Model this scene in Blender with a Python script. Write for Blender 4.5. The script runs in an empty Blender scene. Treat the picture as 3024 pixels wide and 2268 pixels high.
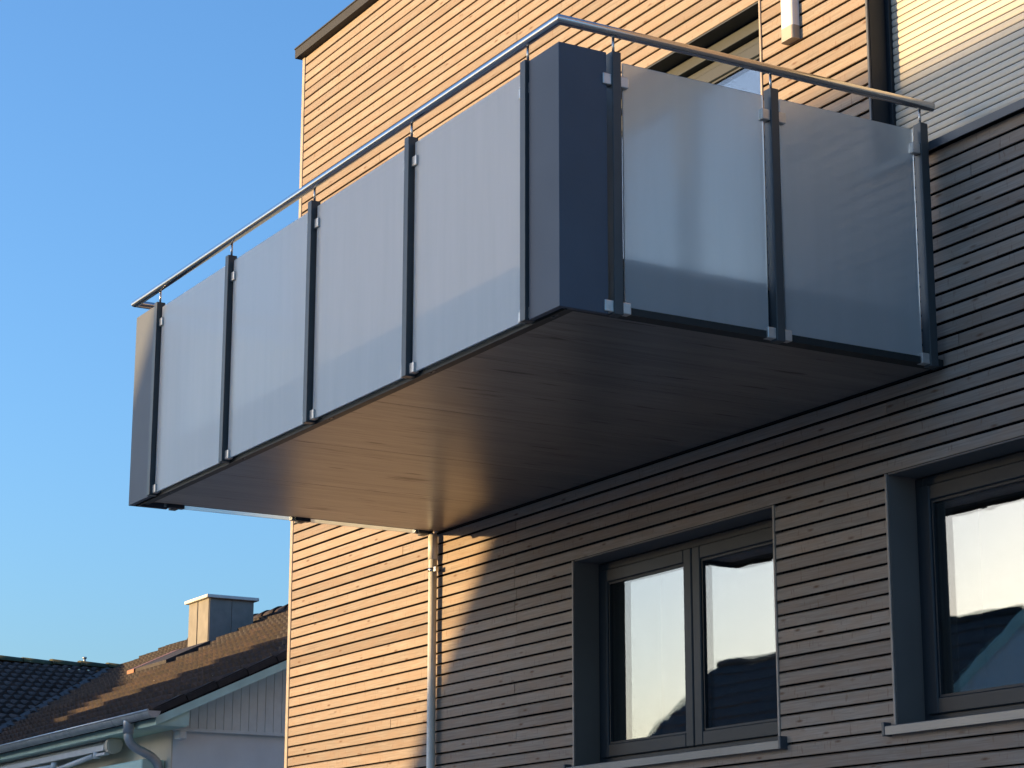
import bpy, bmesh, math, random
from mathutils import Vector, Matrix

random.seed(7)
R = math.radians
scene = bpy.context.scene
C = scene.collection

# ------------------------------------------------------------------ camera
CAM = Vector((7.932, -6.964, -2.686))
YAW, PITCH, ROLL = 1.0477, 0.24702, 0.00177
fwd = Vector((-math.sin(YAW) * math.cos(PITCH), math.cos(YAW) * math.cos(PITCH), math.sin(PITCH)))
rgt = Vector((math.cos(YAW), math.sin(YAW), 0))
upv = rgt.cross(fwd)
r2 = math.cos(ROLL) * rgt + math.sin(ROLL) * upv
u2 = -math.sin(ROLL) * rgt + math.cos(ROLL) * upv
cd = bpy.data.cameras.new('camera')
cam = bpy.data.objects.new('camera', cd)
C.objects.link(cam)
cam.matrix_world = Matrix(((r2.x, u2.x, -fwd.x, CAM.x), (r2.y, u2.y, -fwd.y, CAM.y), (r2.z, u2.z, -fwd.z, CAM.z), (0, 0, 0, 1)))
cd.sensor_width = 36.0
cd.lens = 36.0 * 6627.7 / 3024
cd.clip_start = 0.05
cd.clip_end = 3000
scene.camera = cam

# ------------------------------------------------------------------ sky, sun, exposure
SUN_AZ, SUN_EL = R(30), R(4.8)          # azimuth measured from the facade normal (-y) towards -x
world = bpy.data.worlds.new('World')
scene.world = world
world.use_nodes = True
nt = world.node_tree
sky = nt.nodes.new('ShaderNodeTexSky')
sky.sky_type = 'NISHITA'
sky.sun_disc = False
sky.sun_elevation = SUN_EL
sky.sun_rotation = R(210)
sky.air_density = 1.0
sky.dust_density = 2.4
sky.ozone_density = 3.9
bg = nt.nodes['Background']
bg.inputs[1].default_value = 0.15
tint = nt.nodes.new('ShaderNodeMix')
tint.data_type = 'RGBA'
tint.blend_type = 'MULTIPLY'
tint.inputs[0].default_value = 1.0
tint.inputs[7].default_value = (1.0, 0.97, 0.97, 1)
nt.links.new(sky.outputs[0], tint.inputs[6])
nt.links.new(tint.outputs[2], bg.inputs[0])
SDIR = Vector((-math.sin(SUN_AZ) * math.cos(SUN_EL), -math.cos(SUN_AZ) * math.cos(SUN_EL), math.sin(SUN_EL)))
sl = bpy.data.lights.new('sun', 'SUN')
sl.energy = 2.15
sl.angle = R(0.53)
sl.color = (1.0, 0.66, 0.29)
so = bpy.data.objects.new('sun', sl)
C.objects.link(so)
so.rotation_euler = SDIR.to_track_quat('Z', 'Y').to_euler()
so.location = SDIR * 60
vs = scene.view_settings
vs.view_transform = 'Standard'
vs.look = 'None'
vs.exposure = 2.14
vs.gamma = 1.0
scene.cycles.max_bounces = 12
scene.cycles.transmission_bounces = 10
scene.cycles.transparent_max_bounces = 12
scene.cycles.caustics_reflective = False
scene.cycles.caustics_refractive = False
scene.cycles.use_denoising = True

# ------------------------------------------------------------------ materials
def mat(name):
    m = bpy.data.materials.new(name)
    m.use_nodes = True
    return m, m.node_tree, m.node_tree.nodes['Principled BSDF']

def N(nt, t, **kw):
    n = nt.nodes.new(t)
    for k, v in kw.items():
        setattr(n, k, v)
    return n

def ramp(nt, src, stops):
    r = N(nt, 'ShaderNodeValToRGB')
    e = r.color_ramp.elements
    while len(e) > 1:
        e.remove(e[-1])
    e[0].position = stops[0][0]
    e[0].color = (*stops[0][1], 1)
    for p, c in stops[1:]:
        x = e.new(p)
        x.color = (*c, 1)
    nt.links.new(src, r.inputs[0])
    return r.outputs[0]

def coords(nt, scale=(1, 1, 1), rnd=True, kind='Object'):
    tc = N(nt, 'ShaderNodeTexCoord')
    mp = N(nt, 'ShaderNodeMapping')
    mp.inputs['Scale'].default_value = scale
    nt.links.new(tc.outputs[kind], mp.inputs[0])
    if rnd:
        oi = N(nt, 'ShaderNodeObjectInfo')
        mu = N(nt, 'ShaderNodeMath', operation='MULTIPLY')
        mu.inputs[1].default_value = 57.0
        nt.links.new(oi.outputs['Random'], mu.inputs[0])
        cb = N(nt, 'ShaderNodeCombineXYZ')
        for i in range(3):
            nt.links.new(mu.outputs[0], cb.inputs[i])
        nt.links.new(cb.outputs[0], mp.inputs['Location'])
    return mp.outputs[0]

def noise(nt, vec, scale, detail=4, rough=0.55, dist=0.0):
    n = N(nt, 'ShaderNodeTexNoise')
    n.inputs['Scale'].default_value = scale
    n.inputs['Detail'].default_value = detail
    n.inputs['Roughness'].default_value = rough
    n.inputs['Distortion'].default_value = dist
    nt.links.new(vec, n.inputs['Vector'])
    return n.outputs['Fac']

def mix(nt, fac, a, b, mode='MIX'):
    m = N(nt, 'ShaderNodeMix', data_type='RGBA', blend_type=mode)
    for i, v in ((0, fac), (6, a), (7, b)):
        if isinstance(v, (int, float)):
            m.inputs[i].default_value = v
        elif isinstance(v, tuple):
            m.inputs[i].default_value = (*v, 1)
        else:
            nt.links.new(v, m.inputs[i])
    return m.outputs[2]

def bump(nt, p, h, strength=0.3, dist=0.002):
    b = N(nt, 'ShaderNodeBump')
    b.inputs['Strength'].default_value = strength
    b.inputs['Distance'].default_value = dist
    nt.links.new(h, b.inputs['Height'])
    nt.links.new(b.outputs[0], p.inputs['Normal'])

def plain(name, col, rough=0.5, metal=0.0, var=0.12, scale=6.0, spec=0.5, bmp=0.0):
    m, nt, p = mat(name)
    v = coords(nt, rnd=True)
    f = noise(nt, v, scale, 5, 0.6)
    dark = tuple(c * (1 - var) for c in col)
    lite = tuple(min(1, c * (1 + var)) for c in col)
    nt.links.new(ramp(nt, f, [(0.3, dark), (0.7, lite)]), p.inputs['Base Color'])
    rr = N(nt, 'ShaderNodeMapRange')
    rr.inputs['To Min'].default_value = max(0.02, rough - 0.06)
    rr.inputs['To Max'].default_value = min(1, rough + 0.06)
    nt.links.new(noise(nt, v, scale * 4, 3), rr.inputs[0])
    nt.links.new(rr.outputs[0], p.inputs['Roughness'])
    p.inputs['Metallic'].default_value = metal
    p.inputs['Specular IOR Level'].default_value = spec
    if bmp:
        bump(nt, p, noise(nt, v, scale * 12, 4), bmp, 0.002)
    return m

def wood_cladding():
    m, nt, p = mat('spruce cladding')
    oi = N(nt, 'ShaderNodeObjectInfo')
    vg = coords(nt, (1.3, 22, 42))
    grain = noise(nt, vg, 3.0, 6, 0.62, 0.6)
    blot = noise(nt, coords(nt, (2.2, 6, 9)), 2.4, 3, 0.55)
    base = ramp(nt, grain, [(0.25, (0.195, 0.157, 0.126)), (0.5, (0.280, 0.236, 0.198)), (0.76, (0.355, 0.305, 0.262))])
    base = mix(nt, ramp(nt, blot, [(0.38, (0, 0, 0)), (0.62, (0.55, 0.55, 0.55))]), base, (0.29, 0.21, 0.155))
    # each board its own tone
    tone = ramp(nt, oi.outputs['Random'], [(0, (0.80, 0.78, 0.77)), (0.5, (0.98, 0.97, 0.96)), (1, (1.12, 1.10, 1.08))])
    base = mix(nt, 1.0, base, tone, 'MULTIPLY')
    # knots: sparse dark ellipses with a halo
    vk = N(nt, 'ShaderNodeTexVoronoi', feature='F1')
    vk.inputs['Scale'].default_value = 1.0
    vk.inputs['Randomness'].default_value = 1.0
    nt.links.new(coords(nt, (5.5, 12, 20)), vk.inputs['Vector'])
    kn = ramp(nt, vk.outputs['Distance'], [(0.05, (1, 1, 1)), (0.12, (0.5, 0.5, 0.5)), (0.2, (0, 0, 0))])
    sp = N(nt, 'ShaderNodeSeparateColor')
    nt.links.new(vk.outputs['Color'], sp.inputs[0])
    keep = ramp(nt, sp.outputs[0], [(0.50, (0, 0, 0)), (0.52, (1, 1, 1))])
    kn = mix(nt, 1.0, kn, keep, 'MULTIPLY')
    base = mix(nt, kn, base, (0.14, 0.08, 0.05))
    # short vertical resin streaks / planer marks
    vs_ = noise(nt, coords(nt, (38, 3, 9)), 1.6, 2, 0.5)
    mk = ramp(nt, vs_, [(0.645, (0, 0, 0)), (0.72, (0.55, 0.55, 0.55))])
    base = mix(nt, mk, base, (0.18, 0.115, 0.08))
    nt.links.new(base, p.inputs['Base Color'])
    p.inputs['Roughness'].default_value = 0.72
    p.inputs['Specular IOR Level'].default_value = 0.25
    bump(nt, p, grain, 0.25, 0.0015)
    return m

def soffit_wood():
    m, nt, p = mat('varnished soffit wood')
    grain = noise(nt, coords(nt, (15, 0.55, 15)), 2.4, 8, 0.7, 0.8)
    broad = noise(nt, coords(nt, (3.2, 0.3, 3.2)), 1.6, 3, 0.5)
    base = ramp(nt, grain, [(0.28, (0.130, 0.108, 0.093)), (0.46, (0.178, 0.149, 0.128)), (0.72, (0.232, 0.194, 0.166))])
    base = mix(nt, 1.0, base, ramp(nt, broad, [(0.3, (0.75, 0.75, 0.75)), (0.7, (1.15, 1.12, 1.1))]), 'MULTIPLY')
    st = noise(nt, coords(nt, (17, 1.5, 17)), 1.5, 3, 0.55)
    mark = ramp(nt, st, [(0.62, (0, 0, 0)), (0.70, (0.55, 0.55, 0.55))])
    base = mix(nt, mark, base, (0.030, 0.020, 0.015))
    nt.links.new(base, p.inputs['Base Color'])
    rr = N(nt, 'ShaderNodeMapRange')
    rr.inputs['To Min'].default_value = 0.38
    rr.inputs['To Max'].default_value = 0.24
    nt.links.new(grain, rr.inputs[0])
    nt.links.new(rr.outputs[0], p.inputs['Roughness'])
    sp = mix(nt, 1.0, ramp(nt, grain, [(0.3, (0.50, 0.50, 0.50)), (0.6, (0.92, 0.92, 0.92))]), ramp(nt, st, [(0.60, (1, 1, 1)), (0.69, (0.15, 0.15, 0.15))]), 'MULTIPLY')
    nt.links.new(sp, p.inputs['Specular IOR Level'])
    bump(nt, p, grain, 0.10, 0.001)
    return m

def frosted():
    """satin-etched outer face: part milky (reflecting and glowing through), part blurred view"""
    m, nt, p = mat('satin frosted glass')
    out = nt.nodes['Material Output']
    nt.nodes.remove(p)
    v = coords(nt, (1, 1, 1))
    cl = noise(nt, v, 2.0, 3, 0.5)
    wipe = noise(nt, coords(nt, (9, 9, 0.8)), 1.6, 4, 0.6)
    d = N(nt, 'ShaderNodeBsdfDiffuse')
    nt.links.new(ramp(nt, wipe, [(0.3, (0.86, 0.90, 0.89)), (0.7, (0.96, 0.98, 0.97))]), d.inputs[0])
    t = N(nt, 'ShaderNodeBsdfTranslucent')
    t.inputs[0].default_value = (0.88, 0.96, 0.96, 1)
    a = N(nt, 'ShaderNodeMixShader')
    a.inputs[0].default_value = 0.46
    nt.links.new(d.outputs[0], a.inputs[1])
    nt.links.new(t.outputs[0], a.inputs[2])
    rf = N(nt, 'ShaderNodeBsdfRefraction')
    rf.inputs['Color'].default_value = (0.90, 0.95, 0.96, 1)
    rf.inputs['Roughness'].default_value = 0.17
    rf.inputs['IOR'].default_value = 1.3
    b = N(nt, 'ShaderNodeMixShader')
    lw = N(nt, 'ShaderNodeLayerWeight')
    lw.inputs[0].default_value = 0.5
    mr = N(nt, 'ShaderNodeMapRange')
    for i, q in ((1, 0.15), (2, 0.52), (3, 0.15), (4, 0.08)):
        mr.inputs[i].default_value = q
    nt.links.new(lw.outputs['Facing'], mr.inputs[0])
    nt.links.new(mr.outputs[0], b.inputs[0])
    haze = N(nt, 'ShaderNodeBsdfRefraction')
    haze.inputs['Color'].default_value = (0.90, 0.97, 0.97, 1)
    haze.inputs['Roughness'].default_value = 0.48
    haze.inputs['IOR'].default_value = 1.3
    h = N(nt, 'ShaderNodeMixShader')
    mh = N(nt, 'ShaderNodeMapRange')
    for i, q in ((1, 0.15), (2, 0.50), (3, 0.38), (4, 0.06)):
        mh.inputs[i].default_value = q
    nt.links.new(lw.outputs['Facing'], mh.inputs[0])
    nt.links.new(mh.outputs[0], h.inputs[0])
    nt.links.new(a.outputs[0], h.inputs[1])
    nt.links.new(haze.outputs[0], h.inputs[2])
    nt.links.new(h.outputs[0], b.inputs[1])
    nt.links.new(rf.outputs[0], b.inputs[2])
    g = N(nt, 'ShaderNodeBsdfGlossy')
    g.inputs['Roughness'].default_value = 0.28
    fr = N(nt, 'ShaderNodeFresnel')
    fr.inputs[0].default_value = 1.4
    c = N(nt, 'ShaderNodeMixShader')
    nt.links.new(fr.outputs[0], c.inputs[0])
    nt.links.new(b.outputs[0], c.inputs[1])
    nt.links.new(g.outputs[0], c.inputs[2])
    nt.links.new(c.outputs[0], out.inputs[0])
    return m

def clear_face():
    m, nt, p = mat('clear glass face')
    p.inputs['Base Color'].default_value = (0.93, 0.97, 0.97, 1)
    p.inputs['Transmission Weight'].default_value = 1.0
    p.inputs['Roughness'].default_value = 0.0
    p.inputs['IOR'].default_value = 1.3
    return m

def window_glass():
    m, nt, p = mat('window glass')
    p.inputs['Base Color'].default_value = (0.93, 0.96, 0.96, 1)
    p.inputs['Transmission Weight'].default_value = 1.0
    p.inputs['Roughness'].default_value = 0.0
    p.inputs['IOR'].default_value = 1.75
    bump(nt, p, noise(nt, coords(nt, (1, 1, 1)), 1.7, 2, 0.4), 0.035, 0.02)
    return m

def tile_mat(name, cols):
    m, nt, p = mat(name)
    oi = N(nt, 'ShaderNodeObjectInfo')
    f = noise(nt, coords(nt, (1, 1, 1)), 9, 6, 0.65)
    base = ramp(nt, f, [(0.3, cols[0]), (0.55, cols[1]), (0.8, cols[2])])
    geo = noise(nt, coords(nt, (1, 1, 1), rnd=False, kind='Generated'), 4, 2)
    tone = ramp(nt, oi.outputs['Random'], [(0, (0.65, 0.65, 0.65)), (1, (1.35, 1.3, 1.25))])
    base = mix(nt, 1.0, base, tone, 'MULTIPLY')
    li = noise(nt, coords(nt, (1, 1, 1)), 26, 3, 0.6)
    base = mix(nt, ramp(nt, li, [(0.70, (0, 0, 0)), (0.76, (0.7, 0.7, 0.7))]), base, (0.30, 0.27, 0.22))
    nt.links.new(base, p.inputs['Base Color'])
    p.inputs['Roughness'].default_value = 0.8
    bump(nt, p, li, 0.4, 0.004)
    return m

M = {}
M['wood'] = wood_cladding()
M['soffit'] = soffit_wood()
M['frost'] = frosted()
M['clear'] = clear_face()
M['glass'] = window_glass()
M['anth'] = plain('anthracite powder coat', (0.046, 0.055, 0.066), 0.38, 0.0, 0.08, 5)
M['panel'] = plain('anthracite cladding sheet', (0.068, 0.084, 0.110), 0.5, 0.0, 0.10, 2.5, 0.3)
M['post'] = plain('anthracite post coat', (0.040, 0.050, 0.055), 0.40, 0.0, 0.1, 8)
M['frame'] = plain('anthracite window frame', (0.012, 0.020, 0.028), 0.48, 0.0, 0.07, 5, 0.35)
M['steel'] = plain('brushed stainless steel', (0.50, 0.49, 0.47), 0.27, 1.0, 0.08, 20)
M['rail'] = plain('polished steel tube', (0.54, 0.53, 0.52), 0.18, 1.0, 0.02, 2)
M['clamp'] = plain('satin steel clamp', (0.55, 0.53, 0.50), 0.34, 0.6, 0.1, 30)
M['edge'] = plain('black-green edge profile', (0.016, 0.021, 0.022), 0.5, 0, 0.1, 4, 0.3)
M['slabm'] = plain('dark slab edge', (0.045, 0.060, 0.075), 0.6, 0, 0.1, 3)
M['black'] = plain('black membrane', (0.008, 0.008, 0.009), 0.9, 0, 0.1, 5, 0.2)
M['room'] = plain('dim room lining', (0.03, 0.03, 0.032), 0.9, 0, 0.2, 2, 0.2)
M['fascia'] = plain('roof edge sheet', (0.024, 0.025, 0.028), 0.6, 0.0, 0.08, 3, 0.2)
M['trim'] = plain('pale edge timber', (0.33, 0.27, 0.22), 0.6, 0, 0.2, 10)
M['slat'] = plain('white shutter aluminium', (0.50, 0.465, 0.395), 0.42, 0.0, 0.05, 3, 0.35)
M['reveal'] = plain('anthracite reveal lining', (0.155, 0.132, 0.115), 0.65, 0.0, 0.07, 3)
M['sill'] = plain('grey sill sheet', (0.16, 0.17, 0.18), 0.35, 0.5, 0.08, 4)
M['pipe'] = plain('pale painted zinc', (0.66, 0.64, 0.58), 0.45, 0.0, 0.1, 9)
M['lamp'] = plain('opal lamp diffuser', (0.74, 0.71, 0.68), 0.3, 0, 0.04, 4)
M['lampcap'] = plain('beige lamp cap', (0.33, 0.29, 0.24), 0.45, 0.1, 0.1, 8)
M['red'] = plain('dark red canvas', (0.16, 0.012, 0.02), 0.7, 0, 0.2, 10)
M['deck'] = plain('grey deck boards', (0.36, 0.33, 0.30), 0.7, 0, 0.2, 6)
M['plaster'] = plain('white wall plaster', (0.66, 0.69, 0.69), 0.9, 0, 0.07, 3, 0.2, 0.3)
M['plaster2'] = plain('warm-tinted wall plaster', (0.58, 0.52, 0.42), 0.9, 0, 0.1, 2, 0.2, 0.3)  # cream tint carries the warm light on the neighbour's front wall
M['clad'] = plain('pale grey gable board', (0.62, 0.66, 0.65), 0.7, 0, 0.08, 7)
M['mint'] = plain('pale green paint', (0.46, 0.63, 0.55), 0.55, 0, 0.1, 5)
M['zinc'] = plain('weathered zinc', (0.42, 0.44, 0.45), 0.40, 0.5, 0.18, 8)
M['chim'] = plain('fibre cement chimney cladding', (0.24, 0.225, 0.20), 0.85, 0, 0.12, 6, 0.3, 0.3)
M['chimcap'] = plain('pale concrete cap', (0.62, 0.61, 0.58), 0.8, 0, 0.08, 8)
M['copper'] = plain('copper flashing', (0.30, 0.13, 0.06), 0.5, 0.3, 0.2, 9)
M['awn'] = plain('white awning metal', (0.62, 0.62, 0.60), 0.4, 0, 0.08, 6)
M['awnf'] = plain('grey awning cloth', (0.34, 0.34, 0.32), 0.8, 0, 0.1, 8)
M['tile'] = tile_mat('brown concrete tile', [(0.015, 0.009, 0.007), (0.031, 0.017, 0.0125), (0.062, 0.034, 0.025)])
M['tiledark'] = tile_mat('dark weathered tile', [(0.030, 0.024, 0.024), (0.058, 0.045, 0.042), (0.10, 0.08, 0.072)])
M['verge'] = tile_mat('dark verge tile', [(0.014, 0.011, 0.010), (0.026, 0.020, 0.018), (0.05, 0.04, 0.034)])  # near-black brown, also used on the roof hatch
M['moss'] = tile_mat('mossy ridge tile', [(0.022, 0.026, 0.012), (0.045, 0.052, 0.020), (0.07, 0.07, 0.035)])
M['grass'] = plain('lawn', (0.045, 0.06, 0.022), 0.9, 0, 0.35, 0.6, 0.2, 0.5)
M['paving'] = plain('pale gravel paving', (0.36, 0.345, 0.32), 0.9, 0, 0.18, 0.5, 0.2, 0.4)
M['conc'] = plain('plinth render', (0.22, 0.22, 0.22), 0.9, 0, 0.1, 2, 0.2)

# ------------------------------------------------------------------ mesh helpers
def box(bm, x0, x1, y0, y1, z0, z1):
    v = [bm.verts.new(p) for p in ((x0, y0, z0), (x1, y0, z0), (x1, y1, z0), (x0, y1, z0), (x0, y0, z1), (x1, y0, z1), (x1, y1, z1), (x0, y1, z1))]
    for f in ((0, 3, 2, 1), (4, 5, 6, 7), (0, 1, 5, 4), (1, 2, 6, 5), (2, 3, 7, 6), (3, 0, 4, 7)):
        bm.faces.new([v[i] for i in f])

def bbox(x0, x1, y0, y1, z0, z1, bev=0.0, seg=1):
    bm = bmesh.new()
    box(bm, x0, x1, y0, y1, z0, z1)
    if bev:
        bmesh.ops.bevel(bm, geom=bm.edges[:], offset=bev, segments=seg, profile=0.6, affect='EDGES')
    return bm

def tube(bm, pts, r, n=12, caps=True):
    pts = [Vector(p) for p in pts]
    rings = []
    prev = None
    for i, p in enumerate(pts):
        a = (p - pts[i - 1]).normalized() if i else None
        b = (pts[i + 1] - p).normalized() if i < len(pts) - 1 else None
        d = (a + b).normalized() if a and b else (a or b)
        sc = 1.0
        if a and b:
            sc = 1.0 / max(0.3, math.sqrt((1 + a.dot(b)) / 2))
        if prev is None or abs(d.z) < 0.05:
            ref = Vector((0, 0, 1)) if abs(d.z) < 0.9 else Vector((1, 0, 0))
            u = d.cross(ref).normalized()
        else:
            u = (prev - d * prev.dot(d)).normalized()
        w = d.cross(u)
        prev = u
        # keep mitre: stretch in the bend plane
        bend = (b - a).normalized() if a and b and (b - a).length > 1e-5 else None
        ring = []
        for k in range(n):
            t = 2 * math.pi * k / n
            o = u * math.cos(t) * r + w * math.sin(t) * r
            if bend is not None:
                bd = (bend - d * bend.dot(d)).normalized()
                o = o + bd * o.dot(bd) * (sc - 1)
            ring.append(bm.verts.new(p + o))
        rings.append(ring)
    for a, b in zip(rings, rings[1:]):
        for k in range(n):
            f = bm.faces.new((a[k], a[(k + 1) % n], b[(k + 1) % n], b[k]))
            f.smooth = True
    if caps:
        bm.faces.new(list(reversed(rings[0])))
        bm.faces.new(rings[-1])

def prism(bm, poly, axis, a0, a1):
    """poly: list of 2D points; axis 0: (y,z) extruded in x, 1: (x,z) in y, 2: (x,y) in z"""
    def P(q, a):
        return {0: (a, q[0], q[1]), 1: (q[0], a, q[1]), 2: (q[0], q[1], a)}[axis]
    A = [bm.verts.new(P(q, a0)) for q in poly]
    B = [bm.verts.new(P(q, a1)) for q in poly]
    n = len(poly)
    bm.faces.new(A)
    bm.faces.new(list(reversed(B)))
    for i in range(n):
        bm.faces.new((A[i], B[i], B[(i + 1) % n], A[(i + 1) % n]))

def mesh(bm, name, m):
    bmesh.ops.recalc_face_normals(bm, faces=bm.faces[:])
    me = bpy.data.meshes.new(name)
    bm.to_mesh(me)
    bm.free()
    me.materials.append(m)
    return me

def put(name, me, parent=None, loc=(0, 0, 0), rot=None):
    o = bpy.data.objects.new(name, me)
    C.objects.link(o)
    o.location = loc
    if rot:
        o.rotation_euler = rot
    if parent:
        o.parent = parent
    return o

def obj(name, bm, m, parent=None, loc=(0, 0, 0), rot=None):
    return put(name, mesh(bm, name, m), parent, loc, rot)

def empty(name, loc=(0, 0, 0), parent=None, rot=None):
    o = bpy.data.objects.new(name, None)
    o.empty_display_size = 0.1
    C.objects.link(o)
    o.location = loc
    if rot:
        o.rotation_euler = rot
    if parent:
        o.parent = parent
    return o

def tag(o, label, cat, group=None):
    o['label'] = label
    o['category'] = cat
    if group:
        o['group'] = group
    return o

# ------------------------------------------------------------------ the setting
GZ = -4.3
bm = bmesh.new()
box(bm, -900, 900, -900, 900, GZ - 1, GZ)
g = obj('ground', bm, M['paving'])
g['kind'] = 'structure'

# ------------------------------------------------------------------ apartment building
PITCH_B, G0 = 0.07315, -0.499
def gz(k):
    return G0 + PITCH_B * k
XL, XR = -7.513, 3.2
bld = tag(empty('apartment_building', (0, 4, GZ)), 'timber-clad apartment building with horizontal boards, carrying the balcony', 'building')
bld.location = (0, 0, 0)

# wall core with openings (front skin behind boards is built from rectangles around the openings)
OPEN = {  # x0, x1, first row, last row + 1
    'w1': (-3.394, -1.407, -16, 1),
    'w2': (-0.465, 1.25, -16, 1),
    'door': (-3.394, -1.407, 11, 40),
    'shut': (-0.465, 1.25, 22, 40),
}
K0, K1 = -42, 65
def solid_intervals(k):
    cuts = sorted((o[0], o[1]) for o in OPEN.values() if o[2] <= k < o[3])
    x, out = XL + 0.052, []
    for a, b in cuts:
        out.append((x, a - 0.012))
        x = b + 0.012
    out.append((x, XR))
    return out

bm = bmesh.new()
zs = sorted({K0, K1, *[o[2] for o in OPEN.values()], *[o[3] for o in OPEN.values()]})
for ka, kb in zip(zs, zs[1:]):
    for a, b in solid_intervals(ka):
        box(bm, a - 0.01, b + 0.01, 0.046, 0.30, gz(ka), gz(kb))
obj('wall', bm, M['black'], bld)
bm = bmesh.new()
box(bm, XL + 0.06, XR, 0.80, 8.0, GZ, gz(K1))
obj('wall_core', bm, M['room'], bld)
bm = bmesh.new()
box(bm, XL + 0.01, XL + 0.058, 0.052, 8.0, gz(K0), gz(K1))
obj('side_wall', bm, M['wood'], bld)
bm = bmesh.new()
box(bm, XL + 0.02, XR, 0.004, 0.79, GZ, gz(K0) - 0.006)
obj('plinth', bm, M['conc'], bld)
bm = bmesh.new()
box(bm, XR, XR + 0.05, 0.0, 8, gz(K0), gz(K1))
obj('party_wall', bm, M['conc'], bld)

# boards: rhombus profile, one object each
def board(x0, x1, k):
    h0, h1 = 0.0068, PITCH_B - 0.0068
    dz = random.uniform(-0.0009, 0.0009)
    dy = random.uniform(-0.0015, 0.0012)
    c = 0.0022
    poly = [(0.0, h0 + c), (c, h0), (0.027, h0 + 0.010), (0.027, h1 + 0.0095), (c, h1), (0.0, h1 - c)]
    bm = bmesh.new()
    L = x1 - x0
    prism(bm, poly, 0, 0, L)
    return obj('cladding_board', bm, M['wood'], bld, (x0, dy, gz(k) + dz))

BUTTS = [-4.085, 0.53, -1.0, -2.55, -5.9, 1.9]
for k in range(K0, K1):
    for a, b in solid_intervals(k):
        x = a
        cut = []
        for bx, pr in ((-4.085, 0.42), (-0.72, 0.12), (-5.83, 0.12), (0.45, 0.15), (-2.45, 0.2)):
            if a + 0.5 < bx < b - 0.35 and random.random() < pr:
                cut.append(bx + (random.uniform(-0.02, 0.02) if bx == -4.085 else random.uniform(-0.4, 0.4)))
        for q in sorted(cut) + [b]:
            if q - x > 0.05:
                board(x, q - (0.0035 if q != b else 0), k)
                x = q

# corner board and roof edge
obj('corner_board', bbox(XL, XL + 0.047, -0.006, 0.05, gz(K0), gz(K1), 0.003), M['trim'], bld)
bm = bmesh.new()
box(bm, XL - 0.04, XR, -0.055, 0.4, 4.262, 4.335)
obj('roof_fascia', bm, M['fascia'], bld)
obj('roof_cap', bbox(XL - 0.045, XR, -0.062, 8.0, 4.336, 4.35, 0.003), M['fascia'], bld)
obj('roof_deck', bbox(XL + 0.1, XR, 0.41, 7.9, 4.27, 4.33), M['fascia'], bld)

def ring(bm, x0, x1, z0, z1, wl, wr, wb, wt, y0, y1):
    box(bm, x0, x0 + wl, y0, y1, z0, z1)
    box(bm, x1 - wr, x1, y0, y1, z0, z1)
    box(bm, x0 + wl, x1 - wr, y0, y1, z0, z0 + wb)
    box(bm, x0 + wl, x1 - wr, y0, y1, z1 - wt, z1)

def bring(x0, x1, z0, z1, w, y0, y1, bev=0.004):
    bm = bmesh.new()
    ring(bm, x0, x1, z0, z1, w, w, w, w, y0, y1)
    if bev:
        bmesh.ops.bevel(bm, geom=[e for e in bm.edges], offset=bev, segments=1, affect='EDGES')
    return bm

def reveal(win, x0, x1, z0, z1, depth, mt, bottom=True):
    t = 0.012
    obj('reveal', bbox(x0 - t, x0, 0.002, depth + 0.06, z0, z1), mt, win)
    obj('reveal', bbox(x1, x1 + t, 0.002, depth + 0.06, z0, z1), mt, win)
    obj('reveal', bbox(x0, x1, 0.002, depth + 0.06, z1 - 0.004, z1 + 0.004), mt, win)
    for a, b in ((x0 - 0.019, x0 - 0.003), (x1 + 0.003, x1 + 0.019)):
        obj('edge_trim', bbox(a, b, -0.008, 0.001, z0, z1 + 0.001, 0.002), M['trim'], win)
    # dim room behind
    bm = bmesh.new()
    box(bm, x0 - 0.25, x1 + 0.25, 0.76, 0.79, z0 - 0.3, z1 + 0.3)
    for a, b in ((x0 - 0.25, x0 - 0.2), (x1 + 0.2, x1 + 0.25)):
        box(bm, a, b, 0.31, 0.755, z0 - 0.3, z1 + 0.3)
    box(bm, x0 - 0.19, x1 + 0.19, 0.31, 0.755, z1 + 0.25, z1 + 0.3)
    box(bm, x0 - 0.19, x1 + 0.19, 0.31, 0.755, z0 - 0.3, z0 - 0.25)
    obj('room_lining', bm, M['room'], win)

def sashes(win, x0, x1, z0, z1, splits, y):
    obj('frame', bring(x0, x1, z0, z1, 0.058, y, y + 0.075, 0.003), M['frame'], win)
    xs = [x0 + 0.040] + splits + [x1 - 0.040]
    for a, b in zip(xs, xs[1:]):
        a2, b2 = a + (0.0 if a == xs[0] else 0.004), b - (0.0 if b == xs[-1] else 0.004)
        zb, zt = z0 + 0.045, z1 - 0.045
        sy = y - 0.016
        obj('sash', bring(a2, b2, zb, zt, 0.078, sy, sy + 0.07, 0.006), M['frame'], win)
        obj('glazing_bead', bring(a2 + 0.0785, b2 - 0.0785, zb + 0.0785, zt - 0.0785, 0.012, sy + 0.012, sy + 0.06, 0), M['frame'], win)
        for yy in (sy + 0.022, sy + 0.046):
            obj('pane', bbox(a2 + 0.079, b2 - 0.079, yy, yy + 0.004, zb + 0.079, zt - 0.079), M['glass'], win)

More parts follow.
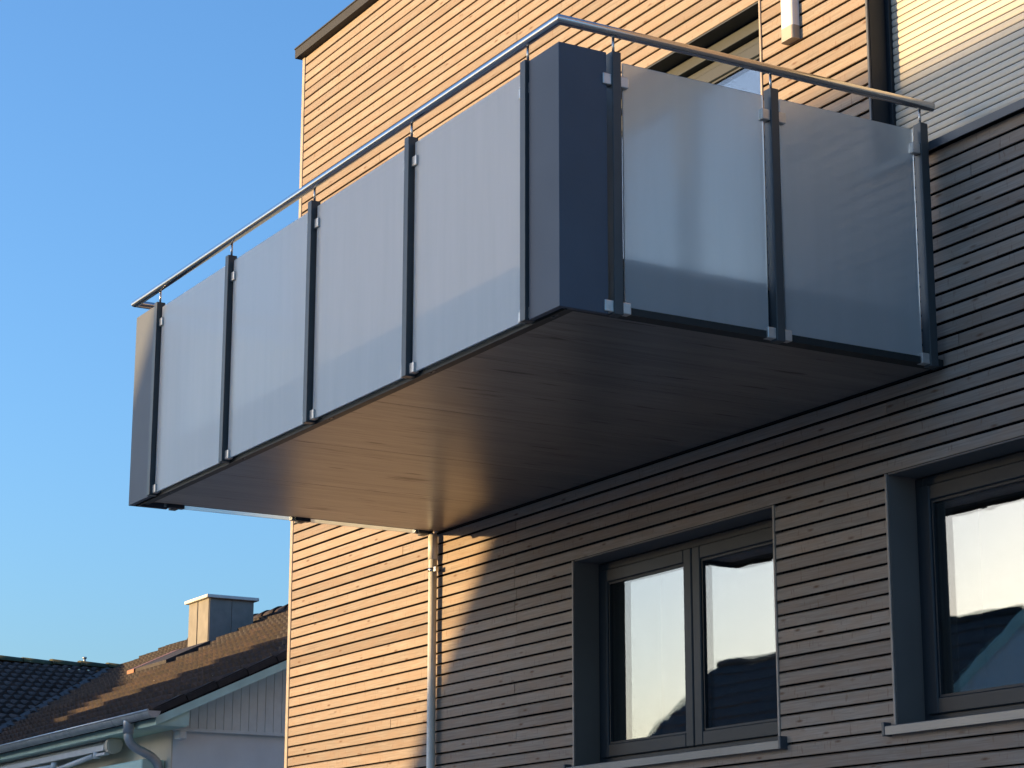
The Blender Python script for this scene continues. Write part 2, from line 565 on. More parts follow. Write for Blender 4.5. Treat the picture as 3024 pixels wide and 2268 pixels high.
def window(x0, x1, z0, z1, splits, depth=0.17, sill=True):
    win = empty('window', (0, 0, 0), bld)
    reveal(win, x0, x1, z0, z1, depth, M['reveal'])
    sashes(win, x0, x1, z0 + (0.03 if sill else 0), z1 - 0.012, splits, depth)
    if sill:
        bm = bmesh.new()
        a, b = x0 - 0.045, x1 + 0.05
        zt = z0 + 0.022
        poly = [(-0.042, zt - 0.044), (-0.042, zt - 0.004), (-0.038, zt), (depth, zt + 0.012), (depth, zt + 0.004), (-0.034, zt - 0.008), (-0.034, zt - 0.044)]
        prism(bm, poly, 0, a, b)
        obj('sill', bm, M['sill'], win)
        for q0, q1 in ((a - 0.022, a - 0.001), (b + 0.001, b + 0.022)):
            obj('sill_end_cap', bbox(q0, q1, -0.046, 0.03, zt - 0.048, zt + 0.018, 0.003), M['anth'], win)
    return win

window(-3.394, -1.407, gz(-16), gz(1), [-2.39])
window(-0.465, 1.25, gz(-16), gz(1), [0.72])
# balcony door (two tall leaves)
dr = empty('balcony_door', (0, 0, 0), bld)
reveal(dr, -3.394, -1.407, gz(11), gz(40), 0.17, M['frame'])
sashes(dr, -3.394, -1.407, gz(11) + 0.03, gz(40) - 0.085, [-2.4], 0.17)
obj('shutter_box_rail', bbox(-3.39, -1.411, 0.12, 0.235, gz(40) - 0.08, gz(40) - 0.006, 0.003), M['frame'], dr)
obj('threshold', bbox(-3.39, -1.411, -0.01, 0.25, gz(11) - 0.02, gz(11) + 0.028), M['sill'], dr)

# closed roller shutter on the upper right window
sh = empty('roller_shutter', (0, 0, 0), bld)
x0, x1, z0, z1 = -0.465, 1.25, gz(22), gz(40)
t = 0.012
obj('reveal', bbox(x0 - t, x0, 0.002, 0.23, z0, z1), M['frame'], sh)
obj('reveal', bbox(x1, x1 + t, 0.002, 0.23, z0, z1), M['frame'], sh)
obj('reveal', bbox(x0, x1, 0.002, 0.23, z1 - 0.004, z1 + 0.004), M['frame'], sh)
obj('edge_trim', bbox(x0 - 0.020, x0 - 0.003, -0.009, 0.001, z0, z1, 0.002), M['anth'], sh)
obj('guide_rail', bbox(x0 + 0.001, x0 + 0.028, 0.105, 0.165, z0 + 0.03, z1 - 0.01, 0.002), M['frame'], sh)
obj('guide_rail', bbox(x1 - 0.028, x1 - 0.001, 0.105, 0.165, z0 + 0.03, z1 - 0.01, 0.002), M['frame'], sh)
SP = 0.0392
bm = bmesh.new()
pol = []
for i in range(7):
    a = -1 + 2 * i / 6
    pol.append((0.128 - 0.0034 * (1 - a * a), 0.0026 + (SP - 0.0052) * (i / 6)))
pol += [(0.136, SP - 0.0026), (0.136, 0.0026)]
prism(bm, pol, 0, x0 + 0.02, x1 - 0.02)
slat_me = mesh(bm, 'shutter_slat', M['slat'])
n = int((z1 - z0 - 0.06) / SP)
for i in range(n):
    put('shutter_slat', slat_me, sh, (0, 0, z0 + 0.045 + i * SP))
obj('slat_core', bbox(x0 + 0.02, x1 - 0.02, 0.1375, 0.146, z0 + 0.04, z1 - 0.01), M['black'], sh)
bm = bmesh.new()
prism(bm, [(-0.045, z0 - 0.012), (-0.045, z0 + 0.03), (-0.04, z0 + 0.034), (0.15, z0 + 0.044), (0.15, z0 + 0.034), (-0.036, z0 + 0.022), (-0.036, z0 - 0.012)], 0, x0 - 0.05, x1 + 0.05)
obj('sill', bm, M['anth'], sh)

# ------------------------------------------------------------------ balcony
D, L, HB = 2.154, 5.202, 1.22
bal = tag(empty('balcony', (-L / 2, -D / 2, 0)), 'cantilevered balcony with frosted glass panels, anthracite corners and steel handrail', 'balcony')
bal.location = (0, 0, 0)

# soffit panels (boards run from front to wall), dark edge frame, slab behind the glass
seams = [-L + 0.10, -4.10, -3.06, -2.03, -1.0, -0.082]
for a, b in zip(seams, seams[1:]):
    bm = bmesh.new()
    box(bm, a + 0.002, b - 0.002, -D + 0.118, -0.012, 0.0, 0.02)
    obj('soffit_panel', bm, M['soffit'], bal, (0, 0, 0.020))
obj('slab', bbox(-L + 0.35, -0.35, -D + 0.20, -0.005, 0.045, 0.365), M['slabm'], bal)
obj('deck', bbox(-L + 0.34, -0.34, -D + 0.19, -0.004, 0.367, 0.390), M['deck'], bal)
obj('edge_strip', bbox(-L + 0.02, -0.012, -D + 0.052, -D + 0.116, 0.012, 0.042), M['edge'], bal)
obj('edge_strip', bbox(-0.080, -0.012, -D + 0.117, -0.01, 0.012, 0.042), M['edge'], bal)
obj('edge_strip', bbox(-L + 0.035, -L + 0.098, -D + 0.117, -0.01, 0.030, 0.055), M['edge'], bal)
# carrier angle right behind the glass foot
obj('edge_angle', bbox(-L + 0.03, -0.02, -D + 0.040, -D + 0.0515, -0.006, 0.05), M['edge'], bal)
obj('edge_angle', bbox(-0.0118, -0.004, -D + 0.05, -0.03, 0.012, 0.045), M['edge'], bal)
obj('wall_joint', bbox(-L + 0.1, -0.02, -0.011, -0.001, 0.012, 0.05), M['black'], bal)

# L-shaped opaque corner panels
for xc, sg, w in ((0.0, -1, 0.262), (-L, 1, 0.345)):
    bm = bmesh.new()
    q = xc + sg * w
    t = 0.026
    pts = [(xc, -D), (q, -D), (q, -D + t), (xc + sg * t, -D + t), (xc + sg * t, -D + 0.250), (xc, -D + 0.250)]
    prism(bm, pts, 2, 0.0, HB)
    bmesh.ops.bevel(bm, geom=[e for e in bm.edges], offset=0.002, segments=1, affect='EDGES')
    obj('corner_panel', bm, M['panel'], bal)

# posts with clamps and rail pins
def rbox(x0, x1, y0, y1, z0, z1, b=0.004):
    return bbox(x0, x1, y0, y1, z0, z1, b, 2)

PZ0, PZ1, PT = 0.0, 1.226, 0.046
post_me = mesh(rbox(-0.023, 0.023, -0.025, 0.03, PZ0, PZ1, 0.003), 'post', M['post'])
pin_bm = bmesh.new()
tube(pin_bm, [(0, 0.004, PZ1 - 0.002), (0, 0.004, 1.312)], 0.0065, 10)
pin_me = mesh(pin_bm, 'rail_pin', M['steel'])
clamp_me = {d: mesh(rbox(-0.023, 0.024, -d, 0.022, -0.026, 0.026, 0.004), 'glass_clamp', M['clamp']) for d in (0.011, 0.020)}
foot_me = mesh(rbox(-0.030, 0.030, -0.022, 0.05, -0.024, 0.004, 0.003), 'foot_bracket', M['anth'])
bolt_bm = bmesh.new()
tube(bolt_bm, [(0, 0, -0.012), (0, 0, 0.0)], 0.007, 6)
bolt_me = mesh(bolt_bm, 'bolt', M['post'])
boltblk_me = mesh(rbox(-0.035, 0.035, -0.012, 0.012, -0.010, 0.012, 0.004), 'bracket', M['anth'])

def post(x, y, rz, left=True, right=True, foot=True):
    p = put('post', post_me, bal, (x, y, 0), (0, 0, rz))
    put('rail_pin', pin_me, p)
    for s, on in ((-1, left), (1, right)):
        if on:
            for zc in (1.092, 0.036):
                put('glass_clamp', clamp_me[0.011 if foot else 0.020], p, (s * 0.045, 0.004, zc))
    if foot:
        put('bracket', boltblk_me, p, (0.115, 0.066, 0.016))
        put('bolt', bolt_me, p, (0.115, 0.066, 0.012))
    return p

PX = [-4.828, -3.700, -2.566, -1.432, -0.290]
YF = -D + 0.008
for i, x in enumerate(PX):
    post(x, YF, 0)
QY = [-1.860, -0.985, -0.085]
for i, y in enumerate(QY):
    post(-0.008, y, R(90), right=(i < 2), foot=False)
for i, y in enumerate(QY):
    post(-L + 0.008, y, R(-90), left=(i < 2), foot=False)
    obj('hanging_bracket', rbox(-L + 0.02, -L + 0.06, y - 0.055, y + 0.055, 0.004, 0.034), M['anth'], bal)

# glass panels: etched outer face, clear inner face and edges
GT = 1.192
def glass_panel(x0, x1, y0, y1, z0, z1, outward):
    o = obj('glass_panel', bbox(x0, x1, y0, y1, z0, z1), M['frost'], bal)
    o.data.materials.append(M['clear'])
    ow = Vector(outward)
    for f in o.data.polygons:
        f.material_index = 1 if f.normal.dot(ow) < -0.9 else 0
for a, b in zip(PX, PX[1:]):
    glass_panel(a + 0.036, b - 0.036, -D + 0.014, -D + 0.024, 0.014, GT, (0, -1, 0))
for a, b in zip(QY, QY[1:]):
    glass_panel(-0.024, -0.014, a + 0.052, b - 0.048, 0.014, GT, (1, 0, 0))
    glass_panel(-L + 0.014, -L + 0.024, a + 0.052, b - 0.048, 0.010, GT, (-1, 0, 0))

# handrail: mitred at both corners
bm = bmesh.new()
RZ, RR = 1.326, 0.0235
tube(bm, [(-0.002, -0.012, RZ), (-0.002, -D + 0.006, RZ), (-L - 0.045, -D + 0.006, RZ), (-L - 0.045, -0.03, RZ)], RR, 24)
for f in bm.faces:
    f.smooth = len(f.verts) == 4
hr = obj('handrail', bm, M['rail'], bal)
hr.data.set_sharp_from_angle(angle=R(35)) if hasattr(hr.data, 'set_sharp_from_angle') else None

# dark red broom handle standing behind the side glass
bm = bmesh.new()
tube(bm, [(0, 0, 0.0), (0, 0, 0.46)], 0.012, 12)
tube(bm, [(0, 0, 0.46), (0, 0, 0.475)], 0.009, 12)
po = obj('pole', bm, M['red'], None, (-0.40, -0.699, 0.391))
tag(po, 'dark red pole standing in the gap beside the middle side post', 'pole')

# ------------------------------------------------------------------ downpipe on the timber wall
dp = tag(empty('downpipe', (-5.118, -0.044, GZ)), 'slim pale downpipe running down the timber wall below the balcony', 'downpipe')
bm = bmesh.new()
tube(bm, [(0, 0, 0.0), (0, 0, 4.3 + 0.004)], 0.028, 20)
obj('pipe', bm, M['pipe'], dp)
bm = bmesh.new()
tube(bm, [(0, 0, 4.13), (0, 0, 4.29)], 0.0325, 20)
obj('sleeve', bm, M['pipe'], dp)
for z in (4.06, 2.1, 0.6):
    bm = bmesh.new()
    tube(bm, [(0, 0, z - 0.012), (0, 0, z + 0.012)], 0.032, 20)
    box(bm, 0.030, 0.062, -0.012, 0.010, z - 0.016, z + 0.016)
    box(bm, 0.012, 0.026, 0.02, 0.05, z - 0.008, z + 0.008)
    obj('pipe_clip', bm, M['steel'], dp)

# ------------------------------------------------------------------ wall lamp
lm = tag(empty('wall_lamp', (-1.100, -0.002, 2.072)), 'upright opal wall lamp between balcony door and closed shutter', 'lamp')
def dshape(w, d, n=8, r=0.018):
    pts = [(-w / 2, 0.0)]
    for cx, a0 in ((-w / 2 + r, 180), (w / 2 - r, 270)):
        for i in range(n + 1):
            a = R(a0 + 90 * i / n)
            pts.append((cx + r * math.cos(a), -d + r + r * math.sin(a)))
    pts.append((w / 2, 0.0))
    return pts
for nme, w, d, za, zb, mt in (('lamp_cap', 0.112, 0.050, 0.0, 0.075, 'lampcap'), ('diffuser', 0.109, 0.048, 0.0755, 0.47, 'lamp'), ('lamp_cap', 0.112, 0.050, 0.4705, 0.545, 'lampcap')):
    bm = bmesh.new()
    prism(bm, dshape(w, d), 2, za, zb)
    obj(nme, bm, M[mt], lm)

# ------------------------------------------------------------------ neighbouring house
nh = tag(empty('neighbour_house', (-16, 5, 0)), 'low house with brown tiled roof and pale green trim beyond the timber wall', 'house')
nh.location = (0, 0, 0)
TA = 0.4641
EY, EZ = 0.675, -0.535          # eave line of the roof plane
RY, RZm = 5.84, 1.862            # ridge
XG = -11.9                       # verge
WX, WZ = -24.5, 1.40             # wing ridge
WS = 0.30                        # wing slope
def zmain(y):
    return EZ + TA * (y - EY)
def zwing(x):
    return WZ - WS * (x - WX)

# walls
bm = bmesh.new()
prism(bm, [(1.0, GZ), (10.7, GZ), (10.7, -0.55), (RY, zmain(RY) - 0.16), (1.0, zmain(1.0) - 0.16)], 0, -24.0, -12.32)
obj('wall', bm, M['plaster'], nh)
bm = bmesh.new()
box(bm, -17.9, -12.318, 0.985, 1.0, GZ, -0.60)
obj('front_warm_skin', bm, M['plaster2'], nh)  # warm light on the eave side put into this sheet's colour
bm = bmesh.new()
prism(bm, [(-18.1, GZ), (-18.1, zwing(-18.1) - 0.15), (WX, WZ - 0.15), (-30.9, zwing(-18.1) - 0.15), (-30.9, GZ)], 1, 0.984, -8.5)
obj('wing_wall', bm, M['plaster2'], nh)
# gable boards
yb = 0.985
while yb < 10.6:
    w = 0.0865
    zt = zmain(min(yb, 2 * RY - yb - w) if yb + w / 2 > RY else yb) - 0.10
    zt1 = zmain(yb) if yb < RY else zmain(2 * RY - yb)
    zt2 = zmain(yb + w) if yb + w < RY else zmain(2 * RY - yb - w)
    bm = bmesh.new()
    z0b = -0.64
    prism(bm, [(yb + 0.0025, z0b), (yb + w - 0.0025, z0b), (yb + w - 0.0025, max(z0b + 0.02, zt2 - 0.13)), (yb + 0.0025, max(z0b + 0.02, zt1 - 0.13))], 0, -12.318, -12.296)
    obj('gable_board', bm, M['clad'], nh)
    yb += w
obj('gable_rail', bbox(-12.318, -12.27, 0.99, 10.6, -0.672, -0.642, 0.003), M['clad'], nh)
# barge board, verge soffit, eave fascia
def slab_y(y0, y1, dz0, dz1, x0, x1):
    bm = bmesh.new()
    prism(bm, [(y0, zmain(y0) + dz0), (y1, zmain(y1) + dz0), (y1, zmain(y1) + dz1), (y0, zmain(y0) + dz1)], 0, x0, x1)
    return bm
obj('barge_board', slab_y(0.66, RY, -0.125, -0.045, -11.93, -11.90), M['mint'], nh)
obj('verge_soffit', slab_y(0.70, RY, -0.095, -0.085, -12.32, -11.931), M['mint'], nh)
obj('roof_underlay', slab_y(0.60, RY, -0.045, -0.025, -24.3, -11.905), M['black'], nh)
bm = bmesh.new()
prism(bm, [(RY, zmain(RY) - 0.03), (11.1, zmain(2 * RY - 11.1) - 0.03), (11.1, zmain(2 * RY - 11.1) - 0.01), (RY, zmain(RY) - 0.01)], 0, -24.3, -11.905)
obj('rear_roof', bm, M['tile'], nh)
obj('eave_fascia', bbox(-17.6, -11.935, 0.668, 0.69, -0.662, -0.60), M['mint'], nh)
obj('eave_soffit', bbox(-17.6, -11.935, 0.691, 0.984, -0.662, -0.652), M['mint'], nh)
bm = bmesh.new()
prism(bm, [(0.692, -0.651), (1.0, -0.651), (1.0, zmain(1.0) - 0.10), (0.692, zmain(0.692) - 0.10)], 0, -11.96, -11.932)
obj('box_end', bm, M['mint'], nh)

# gutter with brackets
bm = bmesh.new()
gr, gy, gzc = 0.062, 0.600, -0.545
arc = [(gy + gr * math.cos(R(180 + a)), gzc + gr * math.sin(R(180 + a))) for a in range(0, 181, 15)]
inn = [(gy + (gr - 0.004) * math.cos(R(180 + a)), gzc + (gr - 0.004) * math.sin(R(180 + a))) for a in range(180, -1, -15)]
prism(bm, arc + inn, 0, -17.5, -11.80)
for f in bm.faces:
    f.smooth = False
obj('gutter', bm, M['zinc'], nh)
bm = bmesh.new()
tube(bm, [(-17.5, gy - gr, gzc + 0.004), (-11.80, gy - gr, gzc + 0.004)], 0.011, 10)
obj('gutter_bead', bm, M['zinc'], nh)
bm = bmesh.new()
prism(bm, [(gy + gr * math.cos(R(180 + a)), gzc + gr * math.sin(R(180 + a))) for a in range(0, 181, 15)], 0, -11.7995, -11.795)
obj('gutter_end', bm, M['zinc'], nh)
bm = bmesh.new()
ro = gr + 0.005
a1 = [(gy + ro * math.cos(R(180 + a)), gzc + ro * math.sin(R(180 + a))) for a in range(0, 181, 20)]
a2 = [(gy + (ro - 0.004) * math.cos(R(180 + a)), gzc + (ro - 0.004) * math.sin(R(180 + a))) for a in range(180, -1, -20)]
prism(bm, a1 + a2, 0, -0.012, 0.012)
gb = mesh(bm, 'gutter_bracket', M['zinc'])
x = -12.15
while x > -17.4:
    put('gutter_bracket', gb, nh, (x, 0, 0))
    x -= 0.62
# rain pipe with swan neck
def bez(p, n=8):
    out = [p[0]]
    for i in range(1, len(p) - 1):
        a, b, c = Vector(p[i - 1]), Vector(p[i]), Vector(p[i + 1])
        s, e = b + (a - b).normalized() * min(0.12, (a - b).length * .48), b + (c - b).normalized() * min(0.12, (c - b).length * .48)
        for k in range(n + 1):
            t = k / n
            out.append((1 - t) ** 2 * s + 2 * t * (1 - t) * b + t * t * e)
    out.append(p[-1])
    return out
bm = bmesh.new()
tube(bm, bez([(-12.455, 0.60, -0.60), (-12.455, 0.60, -0.80), (-12.455, 0.925, -0.945), (-12.455, 0.925, GZ)]), 0.043, 18)
obj('rain_pipe', bm, M['zinc'], nh)
bm = bmesh.new()
tube(bm, [(-12.455, 0.60, -0.572), (-12.455, 0.60, -0.60), (-12.455, 0.60, -0.705)], 0.052, 18)
obj('pipe_outlet', bm, M['zinc'], nh)
obj('purlin_end', bbox(-12.296, -12.16, 1.0, 1.075, -0.76, -0.675, 0.012), M['clad'], nh)

# pale green shutter box above a window on the front
obj('shutter_box', bbox(-15.4, -12.46, 0.75, 0.984, -1.16, -0.935, 0.01), M['mint'], nh)

# chimney
ch = empty('chimney', (0, 0, 0), nh)
cx0, cx1, cy0, cy1, ct = -20.83, -20.13, 4.52, 5.16, 1.91
obj('shaft', bbox(cx0, cx1, cy0, cy1, zmain(cy0) - 0.3, ct), M['chim'], ch)
for (a, b) in ((cx0, cx0 + 0.30), (cx0 + 0.345, cx1)):
    obj('cladding_sheet', bbox(a, b, cy0 - 0.012, cy0 - 0.001, zmain(cy0) - 0.02, ct - 0.004, 0.003), M['chim'], ch)
for (a, b) in ((cy0, cy0 + 0.315), (cy0 + 0.325, cy1)):
    bm = bmesh.new()
    prism(bm, [(a, zmain(a) + 0.0), (b, zmain(b) + 0.0), (b, ct - 0.004), (a, ct - 0.004)], 0, cx1 + 0.001, cx1 + 0.012)
    obj('cladding_sheet', bm, M['chim'], ch)
obj('cap', bbox(cx0 - 0.06, cx1 + 0.06, cy0 - 0.06, cy1 + 0.06, ct, ct + 0.045, 0.006), M['chimcap'], ch)
# lead apron and roof hatch beside the chimney
bm = bmesh.new()
prism(bm, [(3.55, zmain(3.55) + 0.03), (4.15, zmain(4.15) + 0.03), (4.15, zmain(4.15) + 0.12), (3.55, zmain(3.55) + 0.11)], 0, -20.25, -19.15)
obj('roof_hatch', bm, M['verge'], nh)
bm = bmesh.new()
prism(bm, [(3.53, zmain(3.53) + 0.03), (4.17, zmain(4.17) + 0.03), (4.17, zmain(4.17) + 0.125), (3.53, zmain(3.53) + 0.115)], 0, -20.50, -20.251)
obj('hatch_flashing', bm, M['copper'], nh)

# roof tiles -------------------------------------------------------
TW, TLn = 0.30, 0.335
def tile_bm():
    bm = bmesh.new()
    n = 10
    top0, top1, low0 = [], [], []
    for i in range(n + 1):
        u = i / n
        h = 0.050 * (0.5 - 0.5 * math.cos(4 * math.pi * u)) ** 0.8
        x = u * TW
        top0.append(bm.verts.new((x, 0, h + 0.046)))
        top1.append(bm.verts.new((x, TLn + 0.06, h - 0.006)))
        low0.append(bm.verts.new((x, 0, h + 0.004)))
    for i in range(n):
        f = bm.faces.new((top0[i], top0[i + 1], top1[i + 1], top1[i]))
        f.smooth = True
        bm.faces.new((low0[i], low0[i + 1], top0[i + 1], top0[i]))
    return bm
tile_main = mesh(tile_bm(), 'roof_tile', M['tile'])
tile_wing = mesh(tile_bm(), 'roof_tile', M['tiledark'])
CI = cam.matrix_world.inverted()
def pix(p):
    q = CI @ Vector(p)
    if q.z > -0.1:
        return None
    f = 6627.7
    return 1512 + f * q.x / -q.z, 1134 - f * q.y / -q.z, -q.z
# main slope frame: u along +x ; v up slope ; n normal
def frame(u, v):
    u, v = Vector(u).normalized(), Vector(v).normalized()
    return u, v, u.cross(v)
places = []
um, vm, nm = frame((1, 0, 0), (0, 1, TA))
slope_len = (RY - EY) / vm.y
rows = int(slope_len / TLn) + 1
for r in range(rows):
    y = EY - 0.03 + r * TLn * vm.y
    z = zmain(y)
    xv = WX + (WZ - z) / WS if z < WZ else WX - 0.2       # valley line on this row
    x = XG - TW
    i = 0
    while x > max(xv - 0.25, -24.6):
        if not (cx0 - 0.2 < x + TW / 2 < cx1 + 0.12 and cy0 - 0.25 < y + 0.15 < cy1 + 0.0):
            places.append((tile_main, Vector((x, y, z - 0.012)), um, vm, nm))
        x -= TW
        i += 1
uw, vw, nw = frame((0, 1, 0), (-1, 0, WS))
slen = 7.0 / abs(vw.x)
rows = int(slen / TLn)
for r in range(rows):
    x = -17.75 - r * TLn * abs(vw.x)
    if x < WX:
        break
    z = zwing(x)
    yv = EY + (z - EZ) / TA
    y = yv + 0.25
    if z < EZ + 0.02:
        y = 0.75
    y = math.floor(y / TW) * TW
    while y > -8.7:
        places.append((tile_wing, Vector((x, y, z - 0.012)), uw, vw, nw))
        y -= TW
def score(pl):
    c = pl[1] + pl[2] * 0.15 + pl[3] * 0.17
    p = pix(c)
    if p is None or not (-40 < p[0] < 870 and 1750 < p[1] < 2300):
        return 0
    a, b, d = pix(pl[1]), pix(pl[1] + pl[2] * TW), pix(pl[1] + pl[3] * TLn)
    return abs((b[0] - a[0]) * (d[1] - a[1]) - (b[1] - a[1]) * (d[0] - a[0]))
places.sort(key=score, reverse=True)
for me, p, u, v, nn in places[:300]:
    o = bpy.data.objects.new('roof_tile', me)
    C.objects.link(o)
    j = random.uniform(-0.012, 0.012)
    o.matrix_local = Matrix(((u.x, v.x, nn.x, p.x), (u.y, v.y, nn.y, p.y), (u.z, v.z, nn.z, p.z + random.uniform(-0.004, 0.006)), (0, 0, 0, 1))) @ Matrix.Rotation(j, 4, 'Z')
    o.parent = nh
for src, mt in ((tile_main, M['tile']), (tile_wing, M['tiledark'])):
    bm = bmesh.new()
    vv, ff = [tuple(v.co) for v in src.vertices], [tuple(pg.vertices) for pg in src.polygons]
    cnt = 0
    for me, p, u, v, nn in places[300:]:
        if me is not src:
            continue
        cnt += 1
        j = random.uniform(-0.004, 0.006)
        vs2 = [bm.verts.new(p + u * a + v * b + nn * (c + j)) for a, b, c in vv]
        for f in ff:
            fc = bm.faces.new([vs2[i] for i in f])
            fc.smooth = len(f) == 4 and True
    if cnt:
        me2 = bpy.data.meshes.new('further_roof_tiles')
        bm.to_mesh(me2)
        me2.materials.append(mt)
        o = put('further_roof_tiles', me2, nh)
        o['kind'] = 'stuff'
    bm.free()
# west slope of the wing and valley sheet
bm = bmesh.new()
prism(bm, [(WX, WZ - 0.02), (-31.3, zwing(-17.7) - 0.02), (-31.3, zwing(-17.7) - 0.04), (WX, WZ - 0.04)], 1, 9, -8.7)
obj('rear_roof', bm, M['tiledark'], nh)
bm = bmesh.new()
prism(bm, [(WX, WZ - 0.02), (-17.72, zwing(-17.72) - 0.02), (-17.72, zwing(-17.72) - 0.04), (WX, WZ - 0.04)], 1, 0.9, -8.7)
obj('wing_underlay', bm, M['black'], nh)
bm = bmesh.new()
va = Vector((-17.9, EY + (zwing(-17.9) - EZ) / TA, 0))
va.z = zwing(-17.9)
vb = Vector((WX, EY + (WZ - EZ) / TA, WZ))
d = (vb - va).normalized()
sd = Vector((d.y, -d.x, 0)).normalized()
pts = [va + sd * 0.10 + Vector((0, 0, 0.085)), va + Vector((0, 0, 0.045)), va - sd * 0.10 + Vector((0, 0, 0.085)),
       vb - sd * 0.10 + Vector((0, 0, 0.085)), vb + Vector((0, 0, 0.045)), vb + sd * 0.10 + Vector((0, 0, 0.085))]
q = [bm.verts.new(p) for p in pts]
bm.faces.new((q[0], q[1], q[4], q[5]))
bm.faces.new((q[1], q[2], q[3], q[4]))
obj('valley_sheet', bm, M['tiledark'], nh)
# verge tiles along the gable
bm = bmesh.new()
box(bm, -0.05, 0.06, 0.0, TLn + 0.02, -0.045, 0.040)
bmesh.ops.bevel(bm, geom=bm.edges[:], offset=0.016, segments=2, affect='EDGES')
vt = mesh(bm, 'verge_tile', M['verge'])
for r in range(int(slope_len / TLn) + 1):
    y = EY - 0.03 + r * TLn * vm.y
    put('verge_tile', vt, nh, (XG - 0.055, y, zmain(y) + random.uniform(0, 0.008)), (math.atan(TA) + 0.03, 0, 0))
# ridge tiles
def ridge_bm(le, r0, r1, hh):
    bm = bmesh.new()
    A, B = [], []
    for i in range(9):
        a = math.pi * i / 8
        A.append(bm.verts.new((0, -r0 * math.cos(a), hh * (r0 / r1) * math.sin(a))))
        B.append(bm.verts.new((le, -r1 * math.cos(a), hh * math.sin(a) + 0.012)))
    for i in range(8):
        f = bm.faces.new((A[i], A[i + 1], B[i + 1], B[i]))
        f.smooth = True
    bm.faces.new(B)
    bm.faces.new(list(reversed(A)))
    return bm
rt = mesh(ridge_bm(0.43, 0.11, 0.135, 0.10), 'ridge_tile', M['tile'])
x = -12.35
while x > -24.2:
    put('ridge_tile', rt, nh, (x, RY, RZm + 0.0 + random.uniform(-0.005, 0.006)), (0, 0, random.uniform(-0.01, 0.01)))
    x -= 0.40
rw = mesh(ridge_bm(0.47, 0.13, 0.155, 0.085), 'ridge_tile', M['moss'])
y = -8.5
while y < 4.9:
    put('ridge_tile', rw, nh, (WX, y + 0.45, WZ + 0.02 + random.uniform(-0.008, 0.008)), (0, 0, R(-90) + random.uniform(-0.015, 0.015)))
    y += 0.44
bm = bmesh.new()
tube(bm, [(0, 0, 0), (0, 0, 0.06)], 0.022, 10)
tube(bm, [(0, 0, 0.06), (0, 0, 0.085)], 0.032, 10)
obj('vent_pipe', bm, M['zinc'], nh, (WX, 4.33, WZ + 0.09))

# ------------------------------------------------------------------ awning under the neighbour's eave
aw = tag(empty('folding_awning', (-15.0, 0.8, -0.75)), 'white folding arm awning half closed under the green eave', 'awning')
aw.location = (0, 0, 0)
bm = bmesh.new()
tube(bm, [(-17.2, 0.82, -0.722), (-13.47, 0.82, -0.722)], 0.052, 16)
obj('fabric_roll', bm, M['awnf'], aw)
obj('cassette_hood', bbox(-17.2, -13.47, 0.775, 0.96, -0.668, -0.662, 0.002), M['awn'], aw)
bm = bmesh.new()
prism(bm, [(0.735, -0.778), (0.735, -0.728), (0.752, -0.716), (0.772, -0.735), (0.772, -0.778)], 0, -17.2, -13.50)
obj('front_bar', bm, M['awn'], aw)
bm = bmesh.new()
prism(bm, [(0.735, -0.79), (0.725, -0.70), (0.76, -0.664), (0.86, -0.664), (0.90, -0.70), (0.88, -0.79), (0.80, -0.825)], 0, -13.465, -13.37)
bmesh.ops.bevel(bm, geom=bm.edges[:], offset=0.012, segments=2, affect='EDGES')
obj('end_cap', bm, M['plaster2'], aw)
bm = bmesh.new()
tube(bm, [(-13.80, 0.745, -0.812), (-14.95, 0.70, -0.900)], 0.026, 12)
obj('arm', bm, M['awn'], aw)
bm = bmesh.new()
tube(bm, [(-13.72, 0.75, -0.845), (-13.72, 0.75, -0.775)], 0.036, 12)
box(bm, -13.72, -13.45, 0.73, 0.78, -0.825, -0.80)
obj('arm_joint', bm, M['awn'], aw)
bm = bmesh.new()
tube(bm, [(-14.97, 0.73, -0.842), (-16.9, 0.78, -0.80)], 0.026, 12)
obj('arm', bm, M['awn'], aw)
bm = bmesh.new()
tube(bm, [(-14.95, 0.73, -0.875), (-14.95, 0.73, -0.80)], 0.034, 12)
obj('arm_joint', bm, M['awn'], aw)

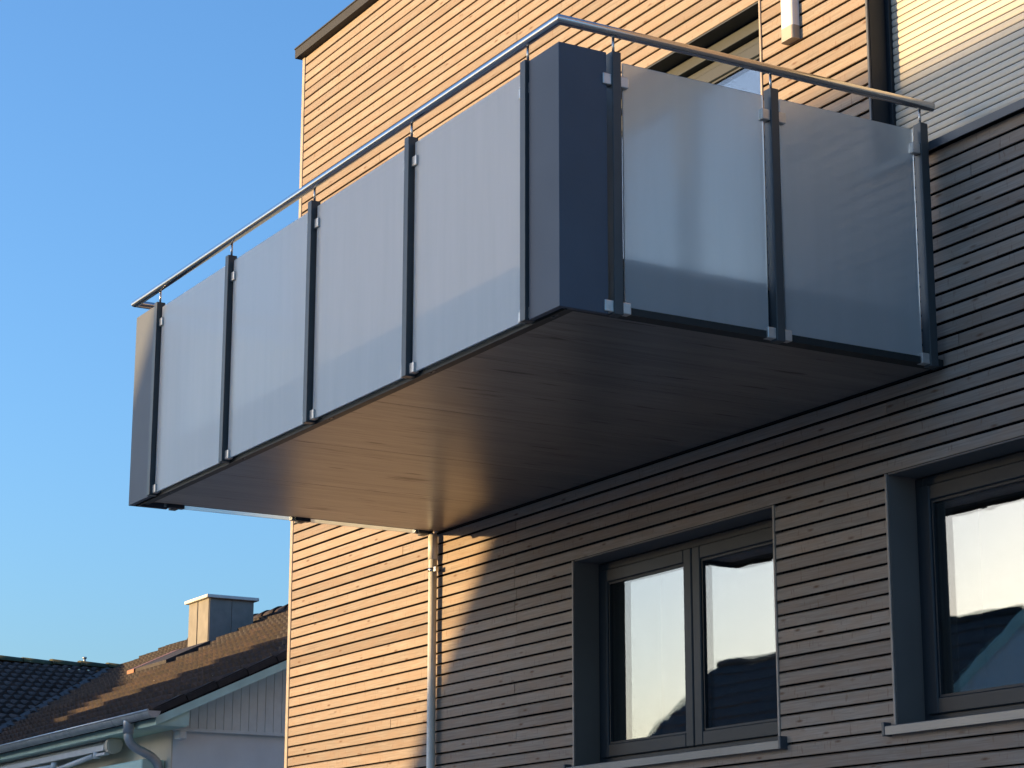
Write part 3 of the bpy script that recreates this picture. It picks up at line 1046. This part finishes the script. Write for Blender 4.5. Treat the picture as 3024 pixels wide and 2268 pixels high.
# ------------------------------------------------------------------ houses across the way (they shade the wall and mirror in the panes)
def gable_house(name, origin, rz, length, half, drop, rear, label, walls, tiles, trim):
    """origin: ridge end point; local x runs along the ridge, local y across; rear: depth of the back slope"""
    full, pitch = half, drop / half
    h = tag(empty(name, origin, None, (0, 0, rz)), label, 'house', 'houses across the garden')
    wz = GZ - origin[2]
    bm = bmesh.new()
    w_, r_w = half - 0.25, rear - 0.25
    prism(bm, [(-r_w, wz), (w_, wz), (w_, -pitch * w_ - 0.14), (0, -0.14), (-r_w, -pitch * r_w - 0.14)], 0, 0.04, length - 0.04)
    obj('wall', bm, walls, h)
    for s in (-1, 1):
        half = full if s > 0 else rear
        drop = pitch * half
        bm = bmesh.new()
        nr = 14 if s > 0 else 4
        saw = [(0.0, 0.0)]
        for r_ in range(1, nr + 1):
            saw.append((s * half * r_ / nr, -drop * r_ / nr + 0.035))
            saw.append((s * half * r_ / nr, -drop * r_ / nr))
        prism(bm, saw + [(s * half, -drop - 0.14), (0, -0.14)], 0, 0.0, length)
        obj('roof', bm, tiles, h)
        for xx in (-0.02, length - 0.0):
            bm = bmesh.new()
            prism(bm, [(0, 0.02), (s * half, -drop + 0.02), (s * half, -drop - 0.18), (0, -0.18)], 0, xx, xx + 0.02)
            obj('barge_board', bm, trim, h)
    half = full
    bm = bmesh.new()
    tube(bm, [(0, 0, 0.0), (length, 0, 0.0)], 0.09, 10)
    obj('ridge', bm, tiles, h)
    for i in range(3):
        bm = box_w = bbox(length * (0.2 + 0.25 * i), length * (0.2 + 0.25 * i) + 1.2, half - 0.252, half - 0.22, wz + 1.0, wz + 2.3, 0.01)
        obj('window', bm, M['frame'], h)
    obj('chimney', bbox(length * 0.6, length * 0.6 + 0.5, -0.25, 0.25, -0.3, 0.25), M['chim'], h)
    return h

TANE = math.tan(SUN_EL) / math.cos(SUN_AZ)
gable_house('house_opposite', (-3.1 - 23.0 * math.tan(SUN_AZ), -23.0, 1.60 + 23.0 * TANE), 0.0, 12.5, 4.5, 4.5 * 0.856, 4.5,
            'gabled house across the garden behind the viewer, its shadow falling on the timber wall', M['plaster2'], M['tiledark'], M['mint'])
gable_house('house_opposite', (-25.6, -16.4, 2.34), 0.0, 7.95, 4.0, 4.0 * 0.856, 1.0,
            'dark-roofed house mirrored in the panes of the two lower windows', M['plaster'], M['tiledark'], M['mint'])
